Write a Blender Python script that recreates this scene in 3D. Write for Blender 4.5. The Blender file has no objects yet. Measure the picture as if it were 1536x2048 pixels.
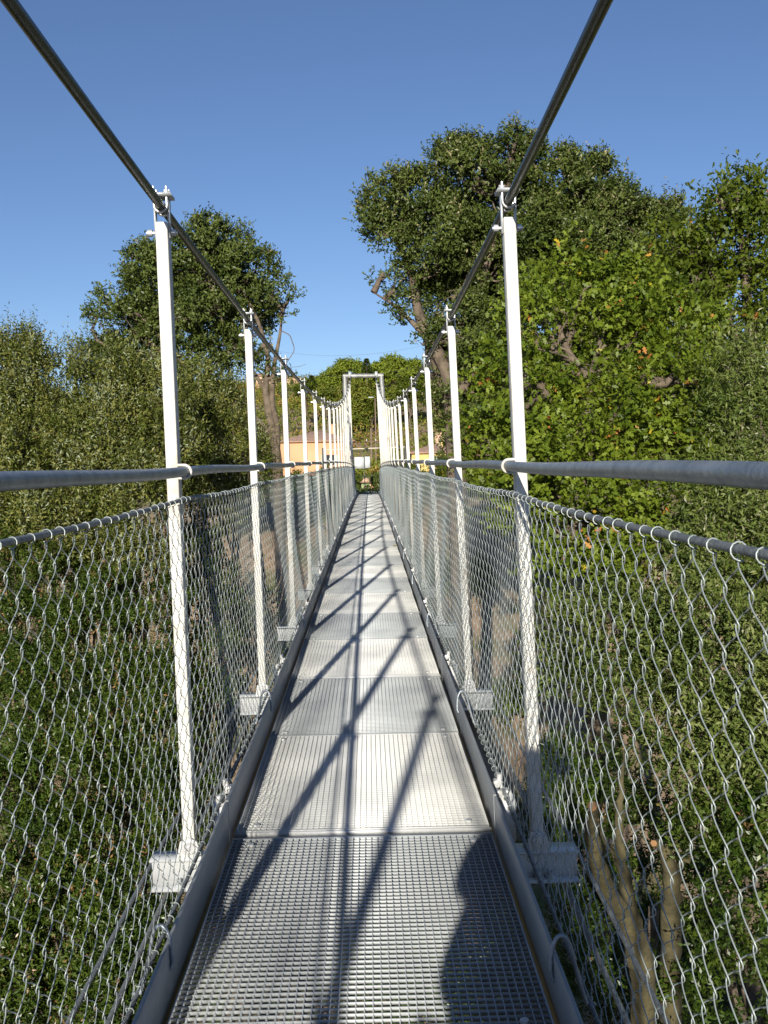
import bpy, math, random
import numpy as np
from mathutils import Vector, Matrix
rng = np.random.default_rng(7)
random.seed(7)
C = bpy.context.scene.collection
S = 1.25                                    # metres per bridge unit (distance between the two rows of hangers = 1 unit)

# ------------------------------------------------------------------ camera
F = 2020.0
YAW, PITCH, ROLL = .0143, .0510, .0173
CAM = Vector((.0349*S, 0, 1.0253*S))
def rotrows():
    c, s = math.cos(YAW), math.sin(YAW)
    X = Vector((c, -s, 0)); Y = Vector((s, c, 0)); Z = Vector((0, 0, 1))
    c, s = math.cos(PITCH), math.sin(PITCH)
    Y, Z = c*Y - s*Z, s*Y + c*Z
    c, s = math.cos(ROLL), math.sin(ROLL)
    return c*X - s*Z, s*X + c*Z, Y
RT, UP, FW = rotrows()
cam = bpy.data.cameras.new('camera'); co = bpy.data.objects.new('camera', cam); C.objects.link(co)
co.matrix_world = Matrix(((RT.x, UP.x, -FW.x, CAM.x), (RT.y, UP.y, -FW.y, CAM.y), (RT.z, UP.z, -FW.z, CAM.z), (0, 0, 0, 1)))
cam.sensor_fit = 'VERTICAL'; cam.sensor_height = 36; cam.sensor_width = 27; cam.lens = 36*F/2048
cam.clip_start = .05; cam.clip_end = 4000
bpy.context.scene.camera = co
def at(px, py, Y):                          # a point that far ahead of the viewpoint
    return CAM + FW*Y + RT*((px-768)/F*Y) + UP*((1024-py)/F*Y)

# ------------------------------------------------------------------ light
sc = bpy.context.scene
w = bpy.data.worlds.new('World'); sc.world = w; w.use_nodes = True
nt = w.node_tree; bg = nt.nodes['Background']; bg.inputs[1].default_value = .080
sky = nt.nodes.new('ShaderNodeTexSky'); sky.sky_type = 'NISHITA'; sky.sun_disc = False
SUND = Vector((.437, 2.85, -1)).normalized()       # the way the light travels
sky.sun_elevation = math.asin(-SUND.z)
sky.sun_rotation = math.atan2(-SUND.x, -SUND.y)
sky.altitude = 300; sky.air_density = .85; sky.dust_density = .25; sky.ozone_density = 5.0
hs = nt.nodes.new('ShaderNodeMix'); hs.data_type = 'RGBA'; hs.blend_type = 'MULTIPLY'; hs.inputs[0].default_value = 1; hs.inputs[7].default_value = (1.08, .945, .92, 1)
nt.links.new(sky.outputs[0], hs.inputs[6]); nt.links.new(hs.outputs[2], bg.inputs[0])
sl = bpy.data.lights.new('sun', 'SUN'); sl.energy = 4.8; sl.angle = math.radians(.5); sl.color = (1, .935, .82)
so = bpy.data.objects.new('sun', sl); C.objects.link(so); so.rotation_euler = SUND.to_track_quat('-Z', 'Y').to_euler()
sc.view_settings.view_transform = 'Standard'; sc.view_settings.look = 'None'
sc.view_settings.exposure = .62; sc.view_settings.gamma = 1; sc.view_settings.use_curve_mapping = False
sc.cycles.max_bounces = 6; sc.cycles.diffuse_bounces = 3; sc.cycles.transparent_max_bounces = 8

# ------------------------------------------------------------------ materials
def mat(name, col, rough=.6, metal=0., var=.0, scale=5., col2=None, bump=0., bscale=30., spec=.5, detail=4., thr=(.35, .65)):
    m = bpy.data.materials.new(name); m.use_nodes = True; n = m.node_tree; b = n.nodes['Principled BSDF']
    b.inputs['Roughness'].default_value = rough; b.inputs['Metallic'].default_value = metal
    b.inputs['Specular IOR Level'].default_value = spec
    tc = n.nodes.new('ShaderNodeTexCoord')
    if col2 is None: col2 = tuple(max(0, c*(1-var)) for c in col)
    no = n.nodes.new('ShaderNodeTexNoise'); no.inputs['Scale'].default_value = scale; no.inputs['Detail'].default_value = detail
    n.links.new(tc.outputs['Object'], no.inputs['Vector'])
    cr = n.nodes.new('ShaderNodeValToRGB')
    cr.color_ramp.elements[0].position, cr.color_ramp.elements[1].position = thr
    cr.color_ramp.elements[0].color = (*col2, 1); cr.color_ramp.elements[1].color = (*col, 1)
    n.links.new(no.outputs[0], cr.inputs[0]); n.links.new(cr.outputs[0], b.inputs['Base Color'])
    if bump:
        n2 = n.nodes.new('ShaderNodeTexNoise'); n2.inputs['Scale'].default_value = bscale; n2.inputs['Detail'].default_value = 5
        n.links.new(tc.outputs['Object'], n2.inputs['Vector'])
        bp = n.nodes.new('ShaderNodeBump'); bp.inputs['Strength'].default_value = bump; bp.inputs['Distance'].default_value = .02
        n.links.new(n2.outputs[0], bp.inputs['Height']); n.links.new(bp.outputs[0], b.inputs['Normal'])
    return m
def leafmat(name, cols, rough=.45, trans=.3, spec=.25):
    """cols: ramp over the tint each leaf carries"""
    m = bpy.data.materials.new(name); m.use_nodes = True; n = m.node_tree; b = n.nodes['Principled BSDF']
    a = n.nodes.new('ShaderNodeAttribute'); a.attribute_name = 'tint'
    cr = n.nodes.new('ShaderNodeValToRGB'); e = cr.color_ramp.elements
    while len(e) < len(cols): e.new(.5)
    for k, (p, c) in enumerate(cols): e[k].position = p; e[k].color = (*c, 1)
    n.links.new(a.outputs['Fac'], cr.inputs[0]); n.links.new(cr.outputs[0], b.inputs['Base Color'])
    b.inputs['Roughness'].default_value = rough; b.inputs['Specular IOR Level'].default_value = spec
    t = n.nodes.new('ShaderNodeBsdfTranslucent'); n.links.new(cr.outputs[0], t.inputs[0])
    mx = n.nodes.new('ShaderNodeMixShader'); mx.inputs[0].default_value = trans
    out = n.nodes['Material Output']
    n.links.new(b.outputs[0], mx.inputs[1]); n.links.new(t.outputs[0], mx.inputs[2]); n.links.new(mx.outputs[0], out.inputs[0])
    return m
M = {}
M['post'] = mat('pale_galvanised_post', (.60, .585, .53), .55, 0, scale=7, col2=(.42, .35, .26), bump=.1, bscale=60, thr=(.24, .44))
M['galv'] = mat('galvanised_steel', (.50, .52, .53), .48, .25, scale=14, col2=(.40, .42, .43), bump=.12, bscale=90)
M['beam'] = mat('galvanised_beam', (.50, .51, .50), .45, .15, scale=12, col2=(.50, .51, .51), bump=.1, bscale=80)
M['gratA'] = mat('grating_steel', (.62, .62, .59), .5, .1, scale=2.2, col2=(.43, .44, .43), detail=8)
M['gratB'] = mat('grating_steel_dull', (.41, .43, .43), .5, .15, scale=2.2, col2=(.31, .33, .34), detail=8)
M['toe'] = mat('toe_board_steel', (.27, .28, .275), .5, .0, scale=5, col2=(.21, .22, .225), bump=.08, bscale=40)
M['rail'] = mat('handrail_steel', (.30, .33, .35), .42, .45, scale=22, col2=(.19, .22, .25), bump=.15, bscale=70)
M['cable'] = mat('dark_greased_cable', (.055, .068, .060), .38, .3, scale=25, col2=(.035, .043, .040))
M['rope'] = mat('wire_rope', (.28, .30, .31), .5, .4, scale=60, col2=(.16, .18, .19), bump=.5, bscale=260)
M['wire'] = mat('chain_link_wire', (.38, .42, .41), .42, .3, scale=30, col2=(.27, .31, .31))
M['zinc'] = mat('bright_zinc', (.75, .75, .74), .3, .5, scale=30, col2=(.6, .6, .6))
M['portal'] = mat('portal_steel', (.16, .165, .16), .5, .3, scale=3, col2=(.33, .33, .32))
M['bark'] = mat('bark', (.15, .115, .08), .9, 0, scale=6, col2=(.07, .052, .036), bump=.8, bscale=25)
M['barkg'] = mat('mossy_bark', (.095, .08, .035), .9, 0, scale=9, col2=(.05, .043, .02), bump=.9, bscale=22)
M['cutwood'] = mat('cut_wood', (.36, .20, .09), .8, 0, scale=12, col2=(.27, .14, .06))
M['ground'] = mat('dry_ground', (.25, .175, .11), .95, 0, scale=.55, col2=(.085, .095, .03), bump=.9, bscale=3, detail=9, thr=(.36, .52))
M['leaf_holm'] = leafmat('holm_oak_leaves', [(0, (0.029, 0.050, 0.009)), (0.45, (0.077, 0.106, 0.022)), (0.8, (0.130, 0.162, 0.038)), (1, (0.3, 0.26, 0.14))], .42, .22)
M['leaf_shoot'] = leafmat('silver_shoot_leaves', [(0, (0.040, 0.060, 0.008)), (0.5, (0.104, 0.130, 0.023)), (0.8, (0.224, 0.217, 0.053)), (1, (0.290, 0.337, 0.209))], .45, .25)
M['leaf_low'] = leafmat('small_glossy_leaves', [(0, (0.020, 0.045, 0.004)), (0.5, (0.058, 0.097, 0.010)), (0.9, (0.102, 0.145, 0.021)), (1, (0.3, 0.17, 0.07))], .38, .28, .5)
M['leaf_oak'] = leafmat('lobed_oak_leaves', [(0, (0.045, 0.080, 0.006)), (0.5, (0.128, 0.180, 0.015)), (0.9, (0.230, 0.285, 0.034)), (0.97, (0.52, 0.38, 0.03)), (1, (0.48, 0.2, 0.05))], .45, .35)
M['leaf_oakd'] = leafmat('dark_oak_leaves', [(0, (0.038, 0.065, 0.005)), (0.5, (0.089, 0.122, 0.010)), (0.93, (0.150, 0.181, 0.019)), (0.98, (0.42, 0.28, 0.03)), (1, (0.4, 0.16, 0.04))], .45, .3)
M['leaf_olive'] = leafmat('grey_green_leaves', [(0, (0.040, 0.066, 0.012)), (0.5, (0.100, 0.138, 0.026)), (0.85, (0.190, 0.215, 0.062)), (1, (0.30, 0.30, 0.19))], .5, .2)
M['leaf_hill'] = leafmat('hill_scrub_leaves', [(0, (0.066, 0.090, 0.012)), (0.5, (0.143, 0.175, 0.022)), (0.85, (0.246, 0.228, 0.034)), (1, (0.291, 0.180, 0.050))], .7, .15, .2)
M['leaf_pine'] = leafmat('pine_needles', [(0, (0.081, 0.122, 0.012)), (0.5, (0.161, 0.207, 0.021)), (1, (0.232, 0.276, 0.031))], .6, .15, .2)
M['leaf_dead'] = leafmat('dead_leaves', [(0, (.16, .09, .04)), (.6, (.30, .18, .09)), (1, (.45, .33, .2))], .8, .2)
M['grass'] = leafmat('grass', [(0, (.05, .07, .015)), (.5, (.10, .12, .03)), (1, (.24, .20, .09))], .7, .3)
M['orange'] = mat('orange_render', (.60, .34, .19), .9, 0, scale=.4, col2=(.54, .30, .16))
M['pink'] = mat('pink_render', (.60, .40, .28), .9, 0, scale=.4, col2=(.54, .35, .24))
M['yellow'] = mat('yellow_render', (.62, .45, .17), .9, 0, scale=.4, col2=(.55, .40, .15))
M['cream'] = mat('cream_render', (.60, .54, .42), .9, 0, scale=.4, col2=(.55, .49, .38))
M['tiles'] = mat('roof_tiles', (.42, .27, .19), .9, 0, scale=3, col2=(.28, .18, .13), bump=.6, bscale=6)
M['glass'] = mat('dark_window', (.03, .035, .04), .15)
M['shutter'] = mat('pale_shutter', (.42, .46, .42), .7)
M['green'] = mat('green_paint', (.33, .40, .20), .7)
M['white'] = mat('white_panel', (.62, .64, .63), .6, scale=4, col2=(.50, .53, .54))
M['scribble'] = mat('grey_print', (.20, .22, .26), .6)
M['darkpole'] = mat('dark_pole', (.06, .06, .06), .5)
M['wood'] = mat('weathered_pole', (.22, .16, .11), .9, scale=8, col2=(.14, .1, .07))
M['concrete'] = mat('concrete', (.40, .38, .34), .9, scale=4, col2=(.30, .28, .25), bump=.4)
M['cloth'] = mat('navy_jacket', (.03, .04, .07), .9, scale=9, col2=(.02, .027, .05))
M['jeans'] = mat('jeans', (.06, .08, .13), .9, scale=9, col2=(.04, .055, .09))
M['skin'] = mat('skin', (.52, .33, .24), .55, scale=9, col2=(.47, .29, .2))
M['hair'] = mat('brown_hair', (.05, .03, .02), .6, scale=40, col2=(.03, .018, .01))
M['shoe'] = mat('shoe', (.03, .03, .03), .6)
M['camera'] = mat('grey_camera', (.15, .15, .16), .4)

# ------------------------------------------------------------------ geometry helpers
class MB:
    def __init__(s): s.v = []; s.f = []; s.n = 0; s.t = []
    def add(s, v, f, tint=None):
        v = np.asarray(v, float).reshape(-1, 3); f = np.asarray(f, int)
        if len(f) == 0: return s
        s.v.append(v); s.f.append(f + s.n); s.n += len(v)
        s.t.append(np.full(len(f), .5) if tint is None else tint)
        return s
    def box8(s, p):                                    # 8 corners: bottom ring then top ring
        return s.add(p, [(0, 3, 2, 1), (4, 5, 6, 7), (0, 1, 5, 4), (1, 2, 6, 5), (2, 3, 7, 6), (3, 0, 4, 7)])
    def box(s, x0, x1, y0, y1, z0, z1, fn=None):
        p = [(x0, y0, z0), (x1, y0, z0), (x1, y1, z0), (x0, y1, z0), (x0, y0, z1), (x1, y0, z1), (x1, y1, z1), (x0, y1, z1)]
        if fn: p = [fn(*q) for q in p]
        return s.box8(p)
    def tube(s, pts, r, n=8, ref=(1, 0, 0), closed=False, caps=True):
        P = np.asarray(pts, float); K = len(P); r = np.broadcast_to(np.asarray(r, float), (K,))
        if closed: T = np.roll(P, -1, 0) - np.roll(P, 1, 0)
        else: T = np.gradient(P, axis=0)
        T /= np.linalg.norm(T, axis=1)[:, None] + 1e-12
        N = np.cross(T, np.asarray(ref, float)); l = np.linalg.norm(N, axis=1)
        bad = l < 1e-3
        if bad.any(): N[bad] = np.cross(T[bad], np.array([.31, .77, .55]))
        N /= np.linalg.norm(N, axis=1)[:, None]; Bn = np.cross(T, N)
        a = np.arange(n)*2*math.pi/n
        V = P[:, None] + r[:, None, None]*(np.cos(a)[None, :, None]*N[:, None] + np.sin(a)[None, :, None]*Bn[:, None])
        KK = K if closed else K-1
        i = np.arange(KK)[:, None]*n; i2 = ((np.arange(KK)+1) % K)[:, None]*n; j = np.arange(n)[None]; j2 = (j+1) % n
        Fc = np.stack([i+j, i+j2, i2+j2, i2+j], -1).reshape(-1, 4)
        s.add(V.reshape(-1, 3), Fc)
        if caps and not closed and n <= 12:
            for base, k, sg in ((V[0], 0, -1), (V[-1], K-1, 1)):
                c = base.mean(0); q = np.vstack([base, c[None]])
                ff = [(jj, (jj+1) % n, n, n) for jj in range(n)]
                s.tri_fan(q, n, sg)
        return s
    def tri_fan(s, q, n, sg):
        f = [((j+1) % n, j, n) if sg < 0 else (j, (j+1) % n, n) for j in range(n)]
        s.v.append(q); s.f.append(np.asarray(f) + s.n); s.n += len(q); s.t.append(np.full(n, .5)); return s
    def build(s, name, m, parent=None, smooth=False):
        me = bpy.data.meshes.new(name)
        V = np.vstack(s.v).astype(np.float32); me.vertices.add(len(V)); me.vertices.foreach_set('co', V.ravel())
        nf = sum(len(f) for f in s.f); li = np.concatenate([f.ravel() for f in s.f]).astype(np.int32)
        tot = np.concatenate([np.full(len(f), f.shape[1]) for f in s.f]).astype(np.int32)
        st = np.concatenate([[0], np.cumsum(tot)[:-1]]).astype(np.int32)
        me.loops.add(len(li)); me.loops.foreach_set('vertex_index', li)
        me.polygons.add(nf); me.polygons.foreach_set('loop_start', st); me.polygons.foreach_set('loop_total', tot)
        if smooth: me.polygons.foreach_set('use_smooth', np.ones(nf, bool))
        at_ = me.attributes.new('tint', 'FLOAT', 'FACE'); at_.data.foreach_set('value', np.concatenate(s.t).astype(np.float32))
        me.update(calc_edges=True); me.validate()
        me.materials.append(m if not isinstance(m, str) else M[m])
        o = bpy.data.objects.new(name, me); C.objects.link(o)
        if parent is not None: o.parent = parent
        return o
def tag(o, label=None, cat=None, group=None, kind=None):
    if label: o['label'] = label
    if cat: o['category'] = cat
    if group: o['group'] = group
    if kind: o['kind'] = kind
    return o
def thing(name, label, cat, group=None, loc=(0, 0, 0)):
    o = bpy.data.objects.new(name, None); C.objects.link(o); o.location = loc; o.empty_display_size = .1
    return tag(o, label, cat, group)
def child(o, parent, loc=None):
    """parent o, keeping world coordinates of a mesh built in world space"""
    o.parent = parent; o.matrix_parent_inverse = Matrix.Translation(-Vector(parent.location)); return o

# ------------------------------------------------------------------ terrain
def sm(a, b, x): t = np.clip((np.asarray(x, float)-a)/(b-a), 0, 1); return t*t*(3-2*t)
def ground(x, y):
    x = np.asarray(x, float); y = np.asarray(y, float)
    z = -9 + 8.55*sm(20, 47, y - .12*np.abs(x)) + 8.55*sm(8, 30, -y)
    z = z + 19.5*sm(128, 235, y + .25*x)*(1 - .35*sm(10, 110, -x)) + 9*sm(60, 400, np.abs(x))
    z = z + .22*np.sin(x*.45+1)*np.cos(y*.37) + .1*np.sin(x*1.3)*np.sin(y*1.1+2)
    z = z + .9*sm(135, 200, y)*np.sin(x*.09+2)*np.sin(y*.08)
    near = sm(9, 3, np.abs(x))*sm(40, 48, y)*sm(60, 52, y)
    return z*(1-near) + (-.42)*near
def build_ground():
    xs = np.concatenate([np.linspace(-2500, -120, 14), np.linspace(-100, -32, 24), np.linspace(-30, 30, 101), np.linspace(32, 100, 24), np.linspace(120, 2500, 14)])
    ys = np.concatenate([np.linspace(-1500, -60, 10), np.linspace(-50, -2, 30), np.linspace(0, 70, 121), np.linspace(72, 300, 70), np.linspace(330, 3000, 14)])
    X, Y = np.meshgrid(xs, ys); Z = ground(X, Y)
    nx, ny = len(xs), len(ys); i = np.arange(ny-1)[:, None]*nx + np.arange(nx-1)[None]
    mb = MB(); mb.add(np.stack([X, Y, Z], -1).reshape(-1, 3), np.stack([i, i+1, i+nx+1, i+nx], -1).reshape(-1, 4))
    o = mb.build('ground', 'ground', smooth=True); tag(o, kind='structure', label='dry brown valley slope with patches of low green')
build_ground()

# ------------------------------------------------------------------ the footbridge
LEAN = -.0262
def zd(y): return .00017*y*y - .0000083*y**3
def B(x, y, h): return ((x + LEAN*h)*S, y*S, (zd(y)+h)*S)
D0, SP, G, WT, H0, KC, YM = 2.869, 2.004, .3576, .4839, 1.6413, .002845, 7.239
Y_END, Y_BEG = 38.4, -23.5
def topx(h): return .5 - (.5-WT)*h/1.7
def ptop(y): return H0 + KC*(y-YM)**2
NPOST = range(-6, 18)
bridge = thing('suspension_footbridge', 'long narrow steel suspension footbridge with grating deck, white hanger posts and chain-link sides', 'footbridge')

# hanger posts with their clamps
def post_geo(y, sd, parent, detail):
    T = ptop(y); px = lambda h: sd*topx(h); hw = .0168; hd = .026
    q = MB(); v = []
    for h in (-.075, T):
        for (a, b) in ((-hw, -hd), (hw, -hd), (hw, hd), (-hw, hd)): v.append(B(px(h)+a, y+b, h))
    q.box8(v)
    po = q.build('hanger_post', 'post', parent)
    if detail > 0:
        bv = po.modifiers.new('bevel', 'BEVEL'); bv.width = .004; bv.segments = 2
    # yoke: two straps and a cap plate
    xT = px(T); q = MB()
    for s2 in (-1, 1):
        q.box(xT+s2*.0192-.0024, xT+s2*.0192+.0024, y-.012, y+.012, T-.042, T+.070, B)
    q.box(xT-.031, xT+.031, y-.034, y+.034, T+.071, T+.078, B)
    q.build('clamp_yoke', 'galv', po)
    # through bolt
    q = MB(); q.tube([B(xT-.046, y, T-.026), B(xT+.040, y, T-.026)], .0055*S, 6, (0, 1, 0))
    for xx in (-.036, .029): q.tube([B(xT+xx-.006, y, T-.026), B(xT+xx+.006, y, T-.026)], .0105*S, 6, (0, 1, 0))
    q.build('through_bolt', 'zinc', po)
    # U bolts hung from the cap plate, round the cable
    q = MB()
    for dy in (-.020, .020):
        hc = T+.045; r = .0178
        pts = [B(xT-r, y+dy, T+.098)] + [B(xT-r, y+dy, hc+.012)] + [B(xT-r*math.cos(a), y+dy, hc-r*math.sin(a)) for a in np.linspace(0, math.pi, 10)] + [B(xT+r, y+dy, hc+.012), B(xT+r, y+dy, T+.098)]
        q.tube(pts, .0036*S, 6, (0, 1, 0))
        for s2 in (-1, 1): q.tube([B(xT+s2*r, y+dy, T+.079), B(xT+s2*r, y+dy, T+.087)], .0075*S, 6)
    q.build('u_bolt', 'zinc', po, smooth=True)
    # rail ring
    h = 1.0023; xr = sd*(topx(h)-.034); q = MB(); r = .0185
    pts = [B(px(h), y-.023, h+r)] + [B(xr - sd*r*math.sin(a), y-.023, h+r*math.cos(a)) for a in np.linspace(0, math.pi, 12)] + [B(px(h), y-.023, h-r)]
    q.tube(pts, .0042*S, 6, (0, 1, 0)); q.build('rail_clip', 'post', po, smooth=True)
    # foot gusset and pin
    q = MB(); v = []
    for yy in (y-.034, y-.027):
        v.append([B(sd*.5-.036, yy, -.104), B(sd*.5+.036, yy, -.104), B(sd*.5+.024, yy, -.052), B(sd*.5, yy, -.040), B(sd*.5-.024, yy, -.052)])
    a, b = np.array(v[0]), np.array(v[1]); q.add(np.vstack([a, b]), [(i, (i+1) % 5, 5+(i+1) % 5, 5+i) for i in range(5)])
    q.v.append(a); q.f.append(np.array([[0, 1, 2, 3, 4]])+q.n); q.n += 5; q.t.append(np.full(1, .5))
    q.build('foot_gusset', 'beam', po)
    q = MB(); q.tube([B(sd*.5, y-.047, -.069), B(sd*.5, y+.03, -.069)], .0075*S, 8, (0, 0, 1)); q.tube([B(sd*.5, y-.044, -.069), B(sd*.5, y-.034, -.069)], .0185*S, 12, (0, 0, 1))
    q.build('foot_pin', 'zinc', po)
for n in NPOST:
    y = D0 + SP*(n-1)
    for sd in (-1, 1): post_geo(y, sd, bridge, 1 if n < 6 else 0)

# crossbeams (I section), brackets
for n in NPOST:
    y = D0 + SP*(n-1); q = MB(); t = .004; E = .614
    q.box(-E, E, y-.036, y+.036, -.110, -.104, B); q.box(-E, E, y-.036, y+.036, -.196, -.190, B)
    q.box(-E, E, y-.0035, y+.0035, -.190, -.110, B)
    cb = q.build('crossbeam', 'beam', bridge)
    q = MB()
    for sd in (-1, 1):
        for xx in (.50, .535):
            q.tube([B(sd*xx, y-.020, -.199), B(sd*xx, y-.020, -.165)], .0065*S, 6); q.tube([B(sd*xx, y-.020, -.189), B(sd*xx, y-.020, -.178)], .0125*S, 6)
    q.build('beam_bolt', 'galv', cb)
    for sd in (-1, 1):
        q = MB(); yb = y + .22
        q.box(sd*.444-.026, sd*.444+.026, yb, yb+.006, -.17, -.022, B); q.box(sd*.392-.003, sd*.392+.003, yb-.03, yb+.03, -.16, .02, B)
        br = q.build('side_bracket', 'beam', bridge)
        q = MB()
        for (xx, hh) in ((.412, .022), (.446, -.008), (.416, -.010)):
            q.tube([B(sd*xx, yb-.034, hh), B(sd*xx, yb+.012, hh)], .0070*S, 8, (0, 0, 1)); q.tube([B(sd*xx, yb-.030, hh), B(sd*xx, yb-.014, hh)], .0130*S, 6, (0, 0, 1))
        q.tube([B(sd*.43, yb-.01, -.01), B(sd*.424, yb-.006, .045)], .005*S, 6)
        q.tube([B(sd*.424, yb-.006, .030), B(sd*.424, yb-.006, .048)], .010*S, 6)
        q.build('bracket_bolt', 'zinc', br)

# deck panels
def panel(y0, y1, kind):
    q = MB(); w = G-.004
    L = y1-y0; e = .006
    if kind == 'A':
        nb = max(2, round(L/.0202)); m = M['gratA']; dt, dl, tt, tl = .020, .006, .0021, .0016
    else:
        nb = max(2, round(L/.0202)); m = M['gratB']; dt, dl, tt, tl = .0075, .022, .0022, .0020
    ys = np.linspace(y0+e, y1-e, nb+1); xs = np.linspace(-w, w, 44)
    fr = MB()
    for yy in (y0, y1): fr.box(-w, w, min(yy, yy+(e if yy == y0 else -e)), max(yy, yy+(e if yy == y0 else -e)), -.026, .0012, B)
    for sd in (-1, 1): fr.box(min(sd*w, sd*(w-.003)), max(sd*w, sd*(w-.003)), y0+e, y1-e, -.026, .0006, B)
    for yy in ys[1:-1]: q.box(-w+.003, w-.003, yy-tt/2, yy+tt/2, -dt, 0, B)
    for xx in xs[1:-1]: q.box(xx-tl/2, xx+tl/2, y0+e, y1-e, -dl, -.0006, B)
    o = q.build('deck_panel', m, bridge)
    fr.build('panel_frame', m, o)
    if -1 < y0 < 8:
        for xx in (-.30, .30):
            for yy in (y0+.045, y1-.045): q = MB(); q.tube([B(xx, yy, -.004), B(xx, yy, .0035)], .0085*S, 10); q.build('panel_screw', 'gratA', o)
E0 = -.1299
k = -6
while True:
    ya = D0 + E0 + SP/2*k; yb = ya + SP/2
    if yb > Y_END: break
    even = (k % 2 == 0)
    y0 = ya + (.028 if even else .004); y1 = yb - (.028 if not even else .004)
    panel(y0, y1, 'A' if even else 'B')
    if even:
        q = MB(); q.box(-G, G, ya-.024, ya+.024, -.022, -.012, B); q.box(-G, G, ya-.0235, ya-.0195, -.012, -.001, B); q.box(-G, G, ya+.0195, ya+.0235, -.012, -.001, B)
        q.build('joint_strip', 'beam', bridge)
    k += 1
Y_DECK = ya
q = MB(); q.box(-G, G, D0+E0+SP/2*-6-16, D0+E0+SP/2*-6-.02, -.025, -.004, B); q.build('rear_deck_panel', 'gratB', bridge)

# toe boards, in lengths between the beams
for sd in (-1, 1):
    for n in range(-4, 18):
        y0 = D0 + SP*(n-1) - .14 + .006; y1 = min(y0 + SP - .012, Y_DECK)
        if y1 <= y0: break
        q = MB(); xi = .3645
        def TB(x, y, h): return B(sd*x, y, h)
        P = [(xi, -.05), (xi, .0985), (xi+.0012, .100), (xi+.008, .100), (xi+.008, .0965), (xi+.0035, .0955), (xi+.0035, -.05)]
        ysq = np.linspace(y0, y1, 5); V = np.array([[TB(a, yy, b) for (a, b) in P] for yy in ysq]).reshape(-1, 3); m_ = len(P)
        q.add(V, [(i*m_+j, i*m_+(j+1) % m_, (i+1)*m_+(j+1) % m_, (i+1)*m_+j) for i in range(4) for j in range(m_)])
        for e_ in (0, 4): q.v.append(V[e_*m_:(e_+1)*m_]); q.f.append(np.arange(m_)[None]+q.n); q.n += m_; q.t.append(np.full(1, .5))
        q.build('toe_board', 'toe', bridge)

# cables and rails
ysC = np.concatenate([np.linspace(Y_BEG, 0, 60), np.linspace(.25, 12, 60), np.linspace(12.3, Y_END+.12, 90)])
for sd in (-1, 1):
    q = MB(); q.tube([B(sd*topx(ptop(y)), y, ptop(y)+.045) for y in ysC], .0124*S, 16, (0, 0, 1)); q.build('main_cable', 'cable', bridge, smooth=True)
    q = MB(); q.tube([B(sd*(topx(1)-.034), y, 1.0023 + .0025*math.sin((y-D0)/SP*2*math.pi)) for y in np.linspace(-12, Y_DECK+.2, 260)], .0142*S, 16, (0, 0, 1)); q.build('handrail', 'rail', bridge, smooth=True)
    for (x_, h_, r_) in ((.580, -.222, .0072), (.650, -.186, .0066)):
        q = MB(); q.tube([B(sd*x_, y, h_ - .01*math.sin((y-D0)/SP*math.pi)**2) for y in np.linspace(-9, Y_DECK, 200)], r_*S, 8, (0, 0, 1)); q.build('stay_cable', 'rope', bridge, smooth=True)

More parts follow.
